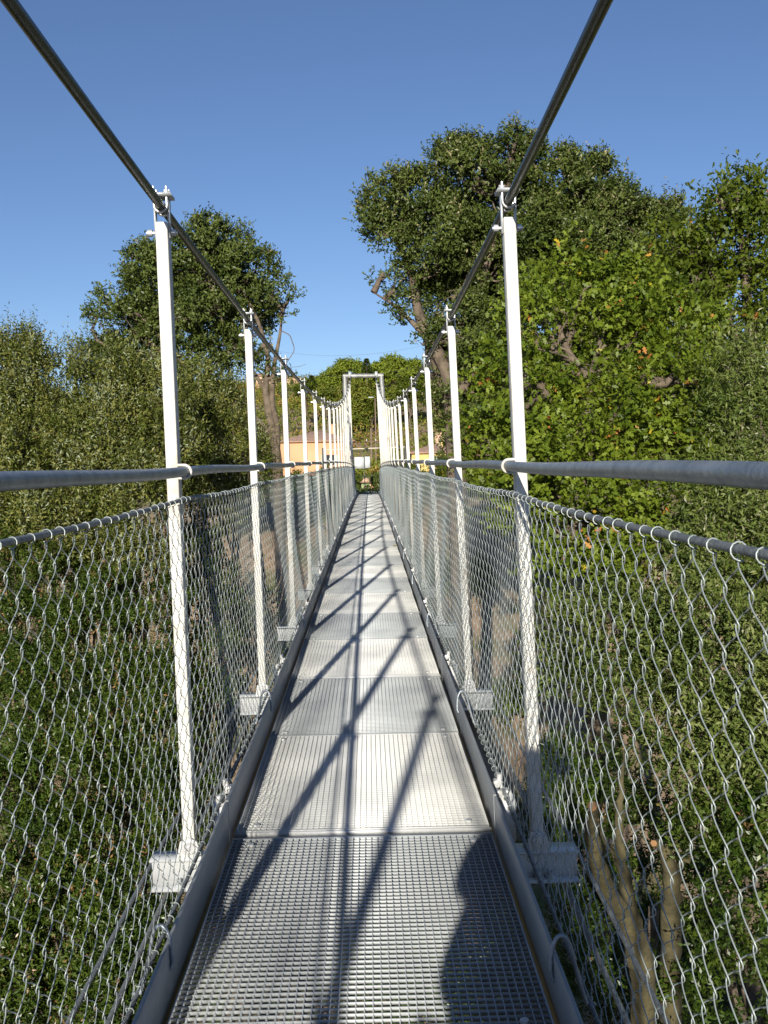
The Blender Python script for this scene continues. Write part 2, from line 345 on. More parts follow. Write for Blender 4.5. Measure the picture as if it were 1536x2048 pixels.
# chain-link sides
A, HR, RW, MT, MX0, MX1 = .0378, .0760, 12, .925, .432, .462
def side_x(sd, y, u):                                    # u: 0 bottom, 1 top
    bulge = .012*math.sin(y*2.1+sd)*math.sin(math.pi*u) + .008*math.sin(y*5.3+u*4)*math.sin(math.pi*u)
    return sd*(MX0 + (MX1-MX0)*u + bulge*(1 if y > 0 else .3))
def meshtop(y):                                          # the top rope sags a little between hangers
    ph = ((y-D0)/SP) % 1
    return MT - .010*math.sin(math.pi*ph)
for sd in (-1, 1):
    q = MB(); ropet = MB(); ropeb = MB()
    i0, i1 = int(math.ceil(-.9/A)), int(Y_DECK/A)
    for i in range(i0, i1):
        yc = i*A; near = yc < 9
        npr = 14 if yc < 5 else (10 if near else 6); nn = 5 if yc < 5 else (4 if near else 3)
        K = RW*npr + 1
        ph = np.linspace(0, RW*2*math.pi, K) + (math.pi if i % 2 else 0) + math.pi/2   # neighbours meet at both ropes
        s1 = np.sin(ph); wv = .68*s1 + .32*(2/math.pi)*np.arcsin(np.clip(s1, -1, 1))
        wig = np.random.default_rng(i*7+sd+500).normal(0, .0012, K//npr+2); wig = np.interp(np.arange(K)/npr, np.arange(len(wig)), wig)
        yy = yc + A/2 + A*.5*1.26*wv + wig
        mt = meshtop(yc) - .012
        u = np.linspace(0, 1, K)
        hh = .008 + (mt-.008)*u + (.004*np.sin(yc*3+u*5) if near else 0)
        xx = np.array([side_x(sd, a, b) for a, b in zip(yy, u)]) - sd*.0035*np.cos(ph)
        P = np.stack([(xx + LEAN*hh)*S, yy*S, (.00017*yy**2 - .0000083*yy**3 + hh)*S], -1)
        r = .00102*S*(1 if yc < 6 else 1.1)
        q.tube(P, r, nn, (1, .1, 0), caps=False)
        if yc < 14 and i % 2 == 0:                                       # end loops round the ropes
            for (hc, ends, up) in ((meshtop(yc+A), P[-1], 1), (-.001, P[0], -1)):
                xc = side_x(sd, yc, 1 if up > 0 else 0); rr = .0090 + .0014*math.sin(i*2.3); jt = .004*math.sin(i*5.1)
                an = np.linspace(-.6*math.pi, 1.15*math.pi, 11 if near else 7)
                pts = [B(xc - sd*rr*math.cos(a_)*1.0, yc+A+jt+.006*(a_/3), hc + up*rr*math.sin(a_) - up*.002) for a_ in an]
                q.tube(np.array(pts), r*1.15, nn, (0, 1, .05), caps=False)
    q.build('chain_link_mesh', 'wire', bridge, smooth=True)
    yr = np.arange(-1.2, Y_DECK, .08)
    ropet.tube([B(side_x(sd, y, 1), y, meshtop(y)) for y in yr], .0058*S, 8, (0, 0, 1)); ropet.build('mesh_rope', 'rope', bridge, smooth=True)
    ropeb.tube([B(side_x(sd, y, 0), y, 0) for y in yr], .0052*S, 8, (0, 0, 1)); ropeb.build('mesh_rope', 'rope', bridge, smooth=True)
    for n in range(-1, 18):                              # bent hooks holding the lower rope to the toe board
        y = D0 + SP*(n-1) - (.95 if sd < 0 else 1.03)
        if y > 24: break
        q = MB(); pts = [B(sd*.372, y-.012, .052), B(sd*.3595, y-.010, .050), B(sd*.3600, y-.004, .085), B(sd*.366, y, .118), B(sd*.381, y+.004, .136), B(sd*.398, y+.006, .120), B(sd*.407, y+.004, .070), B(sd*.418, y, .022), B(sd*.430, y-.004, -.010), B(sd*.442, y-.004, .006)]
        pts = np.array(pts); tt = np.linspace(0, len(pts)-1, 40); pp = np.stack([np.interp(tt, range(len(pts)), pts[:, c]) for c in range(3)], -1)
        ker = np.ones(5)/5; ppc = np.stack([np.convolve(np.pad(pp[:, c], 2, 'edge'), ker, 'valid') for c in range(3)], -1)
        q.tube(ppc, .0042*S, 8, (.2, 1, 0)); q.build('bent_hook', 'rail', bridge, smooth=True)

# towers
for (yt, nm) in ((Y_END, 1), (Y_BEG, 0)):
    T = ptop(yt)+.045; q = MB(); zg = -.6
    pts = [B(-.80, yt, zg), B(-.69, yt, T), B(.69, yt, T), B(.80, yt, zg)]
    def sq(p, r_, n_=4):
        q.tube(p, r_, 12, (0, 1, 0))
    q.tube([pts[0], pts[1]], .086*S, 12, (0, 1, 0)); q.tube([pts[3], pts[2]], .086*S, 12, (0, 1, 0)); q.tube([B(-.765, yt, T), B(.765, yt, T)], .086*S, 12, (0, 1, 0))
    tw = q.build('tower', 'portal', bridge)
    q = MB()
    for sd in (-1, 1): q.box(sd*.5-.05, sd*.5+.05, yt-.09, yt+.09, T-.07, T+.15, B)
    q.build('saddle', 'galv', tw)
    q = MB()
    for sd in (-1, 1):
        q.tube([B(sd*.5, yt, T+.06), B(sd*.9, yt+(12 if nm else -12), -.5)], .0124*S, 8)
    q.build('anchor_cable', 'cable', tw)
q = MB(); q.box(-1.3, 1.3, Y_DECK, Y_DECK+3.5, -.4, -.02, B); ab = q.build('abutment', 'concrete', bridge)
q = MB(); q.box(-1.3, 1.3, Y_BEG-4, Y_BEG+.6, -.4, -.03, B); q.build('abutment', 'concrete', bridge)

# ------------------------------------------------------------------ plants
LEAF = {'diamond': ([(0, 0), (.45, .5), (1, 0), (.45, -.5)], .12),
        'lobed': ([(0, 0), (.18, .22), (.30, .12), (.48, .5), (.60, .2), (.82, .38), (1, 0), (.82, -.38), (.60, -.2), (.48, -.5), (.30, -.12), (.18, -.22)], .08)}
def norm(v): return v/(np.linalg.norm(v, axis=-1, keepdims=True)+1e-9)
def leaves(mb, base, d, L, wd, tint, r, shape='diamond', updir=.5, out=None):
    """one small polygon for each leaf"""
    N = len(base); d = norm(d)
    nn = norm(r.normal(size=(N, 3)) + np.array([0, -.25, updir])) if out is None else norm(r.normal(0, .62, (N, 3)) + out*1.0 + np.array([0, 0, .28]))
    side = norm(np.cross(d, nn)); nn = np.cross(side, d)
    shp, fold = LEAF[shape]
    V = np.empty((N, len(shp), 3))
    for k, (u, v) in enumerate(shp):
        V[:, k] = base + d*(L*u)[:, None] + side*(wd*v)[:, None] + nn*((abs(v)*fold*2 - .25*u*u*.6)*L)[:, None]
    m = len(shp)
    if m == 4:
        mb.add(V.reshape(-1, 3), np.arange(N*4).reshape(-1, 4), tint)
    else:
        mb.add(V.reshape(-1, 3), np.arange(N*m).reshape(-1, m), tint)
def twigs(mb, wood, P, D, tl, nleaf, L, r, shape, wratio, tintb, spread=1.0, updir=.5, out=None):
    """leafy shoots starting at P going along D"""
    N = len(P); t = np.linspace(.12, 1, nleaf)
    bend = r.normal(0, .25, (N, 3)); 
    pos = P[:, None] + D[:, None]*(tl[:, None, None]*t[None, :, None]) + bend[:, None]*(tl[:, None, None]*(t**2)[None, :, None])*.5
    ld = norm(D)[:, None]*(.55) + r.normal(0, .75*spread, (N, nleaf, 3))
    tint = np.clip(tintb[:, None] + r.normal(0, .12, (N, nleaf)), 0, 1)
    LL = L*(.7+.6*r.random((N, nleaf)))
    leaves(mb, pos.reshape(-1, 3), ld.reshape(-1, 3), LL.ravel(), LL.ravel()*wratio, tint.ravel(), r, shape, updir, None if out is None else np.repeat(out, nleaf, 0))
def crown_mesh(lobes, r, L=.05, shape='diamond', wratio=.45, dens=1., tl=.3, nleaf=10, up=.5, clump=.32, inner=.35, gap=0.30, rare=.006, tbase=.45, spike=0.):
    """lobes: (centre Vector, radius or (rx,ry,rz), density)"""
    mb = MB(); tips = []
    for (c, rad, dn) in lobes:
        R = np.array(rad if hasattr(rad, '__len__') else (rad, rad, rad), float); Rm = R.mean()
        area = 4*math.pi*Rm*Rm
        rc = max(.12, clump*Rm); rc = min(rc, .75)
        ncl = int(max(5, 1.15*area/(math.pi*rc*rc)*dn))
        d = norm(r.normal(size=(ncl, 3))); d[:, 2] = np.where(d[:, 2] < -.55, -d[:, 2], d[:, 2]); d = norm(d)
        keep = r.random(ncl) > gap; d = d[keep]; ncl = len(d)
        inn = r.random(ncl) < inner*.45
        rr = np.where(inn, .35+.4*r.random(ncl), .80+.24*r.random(ncl))
        cc = np.array(c)[None] + d*R[None]*rr[:, None]
        tips.append((np.array(c), cc))
        crad = rc*(.65+.7*r.random(ncl))
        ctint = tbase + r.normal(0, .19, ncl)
        per = (.78*dens*4*math.pi*crad**2/(nleaf*L*L*wratio*.5)*.55).astype(int)+2
        idx = np.repeat(np.arange(ncl), per); N = len(idx)
        e = norm(r.normal(size=(N, 3)) + d[idx]*.7 + np.array([0, 0, .25]))
        P = cc[idx] + e*(crad[idx]*(.30+.50*r.random(N)**.7))[:, None]*np.array([1, 1, .85])
        D = norm(e*.8 + d[idx]*.35 + r.normal(0, .35, (N, 3)) + np.array([0, 0, up]))
        tt = tl*(.5+.9*r.random(N))
        if spike > 0:
            sp = (r.random(N) < spike) & (d[idx][:, 2] > -.1)
            D[sp] = norm(D[sp]*.35 + np.array([0, 0, 1.])); tt[sp] *= 1.35
        tb = ctint[idx] + r.normal(0, .08, N)
        rr_ = r.random(N) < rare
        tb = np.where(rr_, 1.1, np.minimum(tb, .62))
        if spike > 0: tb[sp] += .30
        twigs(mb, None, P, D, tt, nleaf, L, r, shape, wratio, tb, out=norm(e*.7 + d[idx]*.7))
    return mb, tips
def limb(mb, a, b, ra, rb, r, n=7, sag=.12, k=9, wob=.05):
    a = np.array(a, float); b = np.array(b, float); t = np.linspace(0, 1, k)[:, None]
    l = np.linalg.norm(b-a); w_ = r.normal(0, wob*l, 3); w2 = r.normal(0, wob*.6*l, 3)
    P = a + (b-a)*t + w_*np.sin(math.pi*t) + w2*np.sin(2*math.pi*t) + np.array([0, 0, -sag*l])*np.sin(math.pi*t)*(1 if b[2] > a[2] else .2)
    mb.tube(P, np.linspace(ra, rb, k), n, (.3, .2, .1)); return P
def tree(name, label, cat, base, lobes, leaf, seed, trunk_r=.16, fork=.45, bark='bark', twigr=.006, nbr=5, group=None, trunk_pts=None, **kw):
    """base: foot of the trunk; lobes as crown_mesh"""
    r = np.random.default_rng(seed)
    root = thing(name, label, cat, group, loc=base)
    mb, tips = crown_mesh(lobes, r, **kw)
    cr = mb.build('crown', leaf); child(cr, root)
    tb = MB(); base = np.array(base, float)
    cen = np.mean([np.array(l[0]) for l in lobes], axis=0)
    if trunk_pts is None:
        f = base + (cen-base)*fork; trunk = limb(tb, base-np.array([0, 0, .4]), f, trunk_r, trunk_r*.62, r, 10, .0, 12, .03)
        forks = [f]
    else:
        forks = []
        for tp in trunk_pts:
            P = np.array([list(p) for p, _ in tp]); rr = np.array([q_ for _, q_ in tp]); t = np.linspace(0, len(P)-1, len(P)*4)
            PP = np.stack([np.interp(t, range(len(P)), P[:, c_]) for c_ in range(3)], -1); rr = np.interp(t, range(len(P)), rr)
            PP[1:-1] = (PP[:-2]+PP[1:-1]*2+PP[2:])/4
            tb.tube(PP, rr, 8, (.3, .2, .1)); forks += [PP[len(PP)//2], PP[-1], PP[int(len(PP)*.75)]]
    for (c, cc) in (tips if nbr else []):
        f = forks[int(np.argmin([np.linalg.norm(c-g) for g in forks]))]
        P = limb(tb, f, c, trunk_r*.42, trunk_r*.2, r, 6, .05, 8, .07)
        if len(cc):
            sel = r.choice(len(cc), min(nbr, len(cc)), replace=False)
            for s_ in sel:
                a = P[r.integers(3, 8)]
                limb(tb, a, cc[s_], trunk_r*.16, max(.004, twigr), r, 4, .03, 6, .08)
    t_ = tb.build('trunk', bark, smooth=True); child(t_, root)
    return root
def lb(px, py, Y, rpx, dn=1., back=.0, flat=1.):
    p = at(px, py, Y + back); rr = rpx*Y/F
    return (p, (rr, rr*flat, rr), dn)
def foot(px, Y, dx=0):
    p = at(px, 1000, Y); return Vector((p.x+dx, p.y, float(ground(p.x+dx, p.y))))

# right: tall holm oak
Y = 20
tree('holm_oak', 'tall dark holm oak, highest crown right of the bridge, behind the bright oak', 'tree', foot(985, 21), 
     [lb(*a) for a in [(772, 405, Y, 48), (748, 455, Y, 30, .8), (790, 470, Y, 50, .8), (842, 425, Y, 62), (925, 365, Y, 58), (905, 330, Y, 34), (955, 320, Y, 32), (1028, 318, Y, 44), (1030, 288, Y, 24), (1062, 345, Y, 42),
      (1140, 365, Y, 45), (1138, 335, Y, 24), (1195, 365, Y, 36), (1245, 420, Y, 44), (1290, 440, Y, 36), (1345, 440, Y, 30), (1000, 440, Y, 90), (1110, 450, Y, 92), (1210, 480, Y, 80), (1310, 500, Y, 60),
      (890, 500, Y, 80), (985, 560, Y+.5, 90), (905, 600, Y, 62, .9), (960, 680, Y, 70), (900, 690, Y, 36, .8), (950, 790, Y, 65), (935, 890, Y, 60), (870, 670, Y, 24, .7), (800, 615, Y, 26, .45), (785, 580, Y, 22, .35), (805, 640, Y, 18, .35), (768, 545, Y, 20, .3), (855, 555, Y, 42, .7),
      (1100, 560, Y+1, 90), (1220, 600, Y+1, 90), (1340, 600, Y+1, 80), (848, 690, Y, 16, .6), (930, 500, Y+2, 90), (1040, 520, Y+2.5, 110), (1180, 520, Y+2.5, 110), (1300, 540, Y+2, 90), (960, 620, Y+1.8, 90), (930, 760, Y+1.5, 70), (1000, 700, Y+2, 90), (950, 860, Y+1.2, 60), (1150, 800, Y+1.5, 110), (1250, 740, Y+1.5, 100), (1080, 780, Y+1.5, 90), (1350, 720, Y+1.5, 90), (1180, 680, Y+1.5, 100), (1300, 860, Y+1.5, 90), (1150, 900, Y+1.5, 90)]],
     'leaf_holm', 11, trunk_r=.17, L=.075, wratio=.42, dens=.85, tl=.21, nleaf=9, up=.55, inner=.22, gap=0.18, spike=.20, clump=.42, tbase=.50,
     trunk_pts=[[(foot(935, 20), .22), (at(912, 900, 20), .20), (at(905, 800, 20), .18), (at(893, 735, 20), .15), (at(858, 680, 20), .12), (at(836, 625, 20), .10), (at(826, 560, 20), .075), (at(806, 505, 20), .055), (at(786, 465, 20), .04)],
                [(at(858, 680, 20), .07), (at(820, 640, 20), .045), (at(785, 608, 20), .03), (at(747, 585, 20), .012)],
                [(at(893, 735, 20), .10), (at(940, 620, 20), .09), (at(985, 500, 20), .07), (at(1020, 380, 20), .04)],
                [(at(905, 800, 20), .10), (at(1010, 660, 20.5), .09), (at(1120, 520, 20.5), .07), (at(1190, 430, 20.5), .04)]])
# right: bright lobed oak
Y = 11.5
tree('deciduous_oak', 'bright green oak with lobed leaves and a few orange ones right of the bridge', 'tree', foot(1215, 12),
     [lb(*a) for a in [(1110, 555, Y+1, 42), (1165, 590, Y+.8, 55), (1075, 620, Y+.8, 48), (1235, 590, Y+.8, 52), (1300, 640, Y+.6, 62), (1365, 655, Y+.6, 48), (1410, 690, Y+.6, 44), (1100, 690, Y+.4, 85), (1210, 690, Y+.3, 90), (1320, 730, Y+.3, 85),
      (1020, 740, Y+.6, 55), (975, 800, Y+.8, 44), (1040, 830, Y, 85), (1160, 850, Y-.3, 55, .6), (1230, 830, Y-.4, 70, .8), (1370, 820, Y, 85), (1000, 910, Y+.2, 60), (1110, 950, Y-.5, 95), (1220, 960, Y-.7, 85), (1330, 940, Y-.4, 95), (1000, 1000, Y+.2, 45), (1060, 1040, Y-.3, 60),
      (1170, 1080, Y-.9, 90), (1280, 1080, Y-.9, 80), (1420, 900, Y, 70), (1230, 1180, Y-1, 60, .8), (1120, 1150, Y-.8, 50, .8), (1430, 790, Y-.8, 50), (1440, 870, Y-1.2, 52), (1420, 960, Y-1.4, 60), (1400, 1060, Y-1.8, 60), (1330, 1140, Y-1.8, 55, .8)]],
     'leaf_oak', 12, trunk_r=.13, L=.074, shape='lobed', wratio=.66, dens=.70, tl=.24, nleaf=7, up=.45, inner=.25, gap=0.29, rare=.005, clump=.40, tbase=.50, spike=.04,
     trunk_pts=[[(foot(1200, 11.8), .14), (at(1190, 1200, 11.5), .12), (at(1175, 1000, 11.4), .10), (at(1172, 860, 11.3), .085), (at(1180, 760, 11.6), .06)],
                [(at(1172, 880, 11.3), .04), (at(1215, 850, 11.2), .03), (at(1262, 800, 11.2), .018), (at(1285, 760, 11.2), .01)],
                [(at(1175, 850, 11.3), .035), (at(1130, 835, 11.2), .028), (at(1100, 800, 11.2), .014), (at(1085, 770, 11.2), .008)],
                [(at(1190, 1200, 11.5), .07), (at(1130, 1050, 11.2), .045), (at(1080, 920, 11.2), .03)], [(at(1180, 1100, 11.4), .07), (at(1270, 1000, 11.2), .045), (at(1340, 880, 11.2), .03)]])
# far right oak
Y = 14.5
tree('dark_oak', 'darker oak at the right edge, its ragged top standing alone against the sky', 'tree', foot(1500, 15),
     [lb(*a) for a in [(1478, 385, Y, 26), (1430, 400, Y, 14, .7), (1445, 375, Y, 10, .6), (1500, 430, Y, 42), (1455, 440, Y, 36, .8), (1530, 410, Y, 34), (1490, 500, Y, 60), (1430, 500, Y, 44), (1375, 510, Y, 40), (1340, 500, Y+1, 36), (1560, 500, Y, 70), (1440, 580, Y, 60),
      (1520, 610, Y, 80), (1380, 590, Y, 50), (1330, 590, Y+.6, 45), (1470, 690, Y, 60, .7), (1545, 720, Y, 60, .8), (1600, 640, Y, 90)]],
     'leaf_oakd', 13, trunk_r=.13, L=.078, shape='lobed', wratio=.62, dens=.72, tl=.28, nleaf=7, up=.4, inner=.25, gap=0.37, rare=.005, clump=.42,
     trunk_pts=[[(foot(1500, 15), .15), (at(1520, 900, 14.5), .12), (at(1510, 720, 14.5), .09), (at(1490, 560, 14.5), .06), (at(1480, 450, 14.5), .03)], [(at(1515, 760, 14.5), .07), (at(1455, 640, 14.5), .05), (at(1420, 540, 14.5), .03)]])
# grey-green shrub trees, right
tree('olive_tree', 'grey-green small-leaved tree at the right edge beside the bright oak', 'tree', foot(1560, 9.6),
     [lb(*a) for a in [(1462, 745, 10, 34), (1500, 790, 10, 50), (1545, 860, 10, 80), (1470, 840, 10, 45), (1480, 950, 9.6, 75), (1560, 1000, 9.4, 100), (1440, 1040, 9.4, 60), (1500, 1130, 9, 95), (1430, 1200, 9, 70), (1570, 1200, 8.8, 110), (1400, 1120, 9.2, 45)]],
     'leaf_olive', 14, trunk_r=.09, L=.055, wratio=.30, dens=.85, tl=.25, nleaf=11, up=.7, inner=.25, gap=0.28, clump=.40, spike=.15, tbase=.5)
tree('olive_shrub', 'grey-green shrub seen through the right chain-link below the bright oak', 'shrub', foot(1300, 8.2),
     [lb(*a) for a in [(1230, 1270, 8.6, 62), (1150, 1290, 9, 50), (1320, 1290, 8.3, 75), (1400, 1330, 8, 80), (1250, 1380, 8.2, 65), (1340, 1420, 7.8, 75), (1480, 1380, 7.6, 100), (1440, 1500, 7.3, 85), (1560, 1500, 7.2, 110), (1130, 1380, 8.8, 50), (1090, 1330, 9.4, 42), (1500, 1620, 7, 80), (1390, 1560, 7.1, 45, .8), (1180, 1450, 8.2, 45, .7)]],
     'leaf_olive', 15, nbr=0, fork=.8, trunk_r=.07, L=.050, wratio=.32, dens=.80, tl=.24, nleaf=11, up=.6, inner=.25, gap=0.32, clump=.42, spike=.12, tbase=.45)
tree('young_holm_oak', 'low green shrub with small glossy leaves under the bridge on the right', 'shrub', foot(1420, 7.4),
     [lb(*a) for a in [(1460, 1700, 6.9, 75), (1540, 1760, 6.7, 95), (1380, 1680, 7.1, 42, .6), (1330, 1600, 7.4, 45, .6), (1500, 1850, 6.8, 55, .6), (1560, 1950, 6.6, 60, .5), (1260, 1530, 8, 45, .7), (1290, 1980, 7.6, 40, .4), (1180, 1900, 8, 40, .4), (1420, 2000, 7.4, 40, .4)]],
     'leaf_low', 16, nbr=0, fork=.8, trunk_r=.05, L=.045, wratio=.42, dens=.75, tl=.2, nleaf=10, up=.6, inner=.25, gap=0.34, clump=.42, tbase=.42)
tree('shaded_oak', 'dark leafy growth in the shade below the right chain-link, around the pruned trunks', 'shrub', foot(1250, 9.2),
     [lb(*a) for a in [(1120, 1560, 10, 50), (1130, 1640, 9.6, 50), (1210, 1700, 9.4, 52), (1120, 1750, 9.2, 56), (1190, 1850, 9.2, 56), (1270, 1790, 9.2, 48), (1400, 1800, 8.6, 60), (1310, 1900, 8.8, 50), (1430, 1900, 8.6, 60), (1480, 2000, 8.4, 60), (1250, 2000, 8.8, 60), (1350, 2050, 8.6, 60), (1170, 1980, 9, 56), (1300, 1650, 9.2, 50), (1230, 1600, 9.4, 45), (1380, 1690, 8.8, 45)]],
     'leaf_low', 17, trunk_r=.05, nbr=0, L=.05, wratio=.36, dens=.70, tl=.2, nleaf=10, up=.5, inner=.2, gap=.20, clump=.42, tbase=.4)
# pruned trunks, lower right
def stump(pts, label, seed):
    b = pts[0][0][0]; root = thing('pruned_tree', label, 'tree', loc=b); tb = MB(); r = np.random.default_rng(seed); ends = []
    for br in pts:
        P = np.array([list(p) for p, _ in br]); rr = np.array([q_ for _, q_ in br]); t = np.linspace(0, len(P)-1, len(P)*5)
        PP = np.stack([np.interp(t, range(len(P)), P[:, c_]) for c_ in range(3)], -1); rr = np.interp(t, range(len(P)), rr)*(1+r.normal(0, .05, len(t)))
        PP += r.normal(0, .006, PP.shape); tb.tube(PP, rr, 10, (.3, .2, .1), caps=False)
        T = norm(PP[-1]-PP[-2]); en = MB(); ends.append(en); en.tube([PP[-1]-T*.01, PP[-1]+T*.012], [rr[-1]*1.02, rr[-1]*.9], 10, (.3, .2, .1))
    child(tb.build('trunk', 'barkg', smooth=True), root); [child(en.build('cut_end', 'cutwood', None), root) for en in ends]; return root
yb_ = 7.2
g1 = at(1300, 2150, 7.6); g1 = Vector((g1.x, g1.y, float(ground(g1.x, g1.y))))
stump([[(g1, .13), (at(1285, 1960, 7.3), .10), (at(1275, 1880, 7.2), .09), (at(1225, 1800, 7.0), .065), (at(1190, 1720, 6.8), .055), (at(1182, 1650, 6.7), .045), (at(1186, 1612, 6.6), .036)],
       [(at(1275, 1890, 7.2), .06), (at(1258, 1800, 7.1), .05), (at(1243, 1730, 7.1), .042), (at(1236, 1660, 7.1), .034), (at(1240, 1600, 7.1), .022), (at(1250, 1500, 7.2), .010)],
       [(at(1240, 1725, 7.1), .025), (at(1215, 1690, 7.1), .016), (at(1195, 1640, 7.1), .009)]], 'pruned mossy tree with a forked cut trunk below the deck on the right', 3)
g2 = at(1350, 2150, 7.9); g2 = Vector((g2.x, g2.y, float(ground(g2.x, g2.y))))
stump([[(g2, .11), (at(1338, 1960, 7.6), .085), (at(1342, 1850, 7.5), .072), (at(1345, 1750, 7.4), .065), (at(1330, 1700, 7.35), .045), (at(1310, 1684, 7.3), .028)],
       [(at(1345, 1750, 7.4), .03), (at(1365, 1720, 7.4), .018), (at(1405, 1712, 7.3), .010), (at(1440, 1725, 7.2), .005)]], 'single mossy trunk with a short bent arm, right of the forked one below the deck', 4)

# left: tall holm oak with leaning trunks
Y = 28
tree('tall_oak', 'tall open-crowned oak left of the bridge with bare leaning trunks beside the third white post', 'tree', foot(556, 28),
     [lb(*a) for a in [(425, 475, Y, 34), (400, 460, Y, 14), (455, 510, Y, 50), (390, 520, Y, 44), (285, 530, Y, 34, .8), (262, 515, Y, 14, .6), (320, 560, Y, 50, .85), (500, 555, Y, 46), (540, 590, Y, 34, .7), (562, 640, Y, 22, .45), (575, 600, Y, 12, .4), (230, 620, Y, 38, .8), (195, 635, Y, 20, .6),
      (270, 640, Y, 46, .8), (350, 640, Y, 60), (430, 620, Y, 70), (500, 650, Y, 48), (300, 710, Y, 50, .8), (215, 705, Y, 34, .7), (190, 735, Y, 20, .6), (380, 720, Y, 55, .9), (450, 715, Y, 44, .8), (250, 760, Y, 50, .8), (505, 720, Y, 26, .6), (340, 800, Y, 60), (570, 760, Y, 12, .4), (525, 760, Y, 14, .4), (545, 690, Y, 20, .4), (340, 600, Y+1.5, 70), (440, 600, Y+1.5, 80), (270, 690, Y+1.2, 60), (400, 700, Y+1.5, 70), (230, 730, Y+1, 40), (300, 780, Y+1, 60), (480, 620, Y+1.5, 60)]],
     'leaf_holm', 21, trunk_r=.17, L=.10, wratio=.45, dens=.80, tl=.26, nleaf=8, up=.35, inner=.25, gap=0.30, clump=.46, tbase=.56,
     trunk_pts=[[(foot(560, 28), 0.173), (at(557, 960, 28), 0.158), (at(552, 900, 28), 0.137), (at(541, 840, 28), 0.122), (at(530, 780, 28), 0.101), (at(538, 720, 28), 0.072), (at(520, 650, 28), 0.058), (at(480, 570, 28), 0.036)],
                [(at(553, 915, 28), 0.101), (at(556, 860, 28), 0.086), (at(543, 800, 28), 0.079), (at(548, 730, 28), 0.065), (at(560, 670, 28), 0.043), (at(565, 620, 28), 0.022)],
                [(at(545, 870, 28), 0.072), (at(505, 830, 28), 0.079), (at(465, 795, 28), 0.065), (at(430, 772, 28), 0.050), (at(385, 740, 28), 0.036)],
                [(at(530, 780, 28), 0.058), (at(505, 740, 28), 0.050), (at(450, 660, 28), 0.036), (at(420, 560, 28), 0.022)],
                [(at(560, 660, 28), 0.014), (at(580, 670, 28), 0.013), (at(590, 700, 28), 0.011), (at(567, 735, 28), 0.009)], [(at(575, 735, 28), 0.006), (at(600, 733, 28), 0.006), (at(612, 728, 28), 0.004)]])
# left: bushes with pale upright shoots
kw = dict(nbr=2, L=.055, wratio=.32, dens=.80, tl=.28, nleaf=11, up=.8, inner=.22, gap=0.24, clump=.40, spike=.42, tbase=.5)
tree('shoot_oak', 'bushy oak with pale upright shoots at the left edge under the tall oak', 'tree', foot(60, 14.5),
     [lb(*a) for a in [(10, 740, 15, 48), (60, 720, 15, 30), (45, 790, 14.6, 60), (150, 730, 15.2, 20, .7), (130, 800, 14.6, 60), (-30, 830, 14.4, 80), (70, 880, 14.2, 80), (170, 890, 14, 66), (20, 980, 13.8, 90), (130, 1000, 13.6, 80), (-20, 1090, 13.4, 90), (90, 1100, 13.2, 80)]],
     'leaf_shoot', 22, trunk_r=.12, **kw)
tree('shoot_oak', 'bushy oak with pale upright shoots just left of the nearest left post', 'tree', foot(265, 14),
     [lb(*a) for a in [(250, 760, 14.6, 36), (225, 800, 14.4, 50), (300, 830, 14.2, 60), (330, 790, 14.4, 36), (235, 890, 14, 70), (320, 930, 13.8, 72), (220, 990, 13.6, 70), (300, 1050, 13.4, 70), (200, 1090, 13.2, 66), (270, 1150, 13, 60)]],
     'leaf_shoot', 23, trunk_r=.12, **kw)
tree('shoot_oak', 'bushy oak with pale upright shoots between the first and second left posts', 'tree', foot(430, 16),
     [lb(*a) for a in [(395, 820, 16.5, 52), (440, 840, 16.5, 48), (375, 880, 16.2, 56), (450, 900, 16.2, 56), (495, 930, 17, 40), (400, 960, 16, 56), (470, 980, 16.4, 44), (390, 1030, 15.8, 50), (440, 1060, 15.8, 40, .7)]],
     'leaf_shoot', 24, trunk_r=.11, **kw)
# left: the canopy below
kw = dict(nbr=2, L=.046, wratio=.32, dens=.72, tl=.19, nleaf=11, up=.75, inner=.20, gap=0.30, clump=.42, spike=.10, tbase=.48)
tree('evergreen_oak', 'dense evergreen crown filling the left chain-link just below the handrail', 'tree', foot(130, 12.5),
     [lb(*a) for a in [(20, 1190, 12.8, 85), (130, 1180, 12.6, 75), (220, 1220, 12.4, 62), (60, 1290, 12.2, 85), (180, 1310, 11.8, 80), (280, 1290, 12, 60), (-20, 1380, 11.5, 90), (330, 1220, 12.6, 40, .6), (110, 1400, 11.3, 80)]],
     'leaf_low', 25, trunk_r=.11, **kw)
tree('evergreen_oak', 'dense evergreen crown below the deck left of the nearest post foot', 'tree', foot(240, 10.5),
     [lb(*a) for a in [(220, 1420, 11, 80), (310, 1400, 11.2, 60), (290, 1500, 10.6, 76), (180, 1530, 10.3, 85), (370, 1480, 11.2, 48, .8), (260, 1620, 10, 80), (350, 1590, 10.6, 60), (400, 1400, 12, 48, .7), (440, 1330, 12.8, 40, .6)]],
     'leaf_low', 26, trunk_r=.11, **kw)
tree('evergreen_oak', 'dense evergreen crown at the left edge, low under the chain-link', 'tree', foot(40, 9.6),
     [lb(*a) for a in [(20, 1500, 10.4, 100), (100, 1590, 10, 85), (-30, 1660, 9.6, 100), (90, 1720, 9.4, 90), (180, 1700, 9.6, 62), (20, 1850, 8.9, 110), (-60, 1980, 8.6, 120)]],
     'leaf_low', 27, trunk_r=.11, **kw)
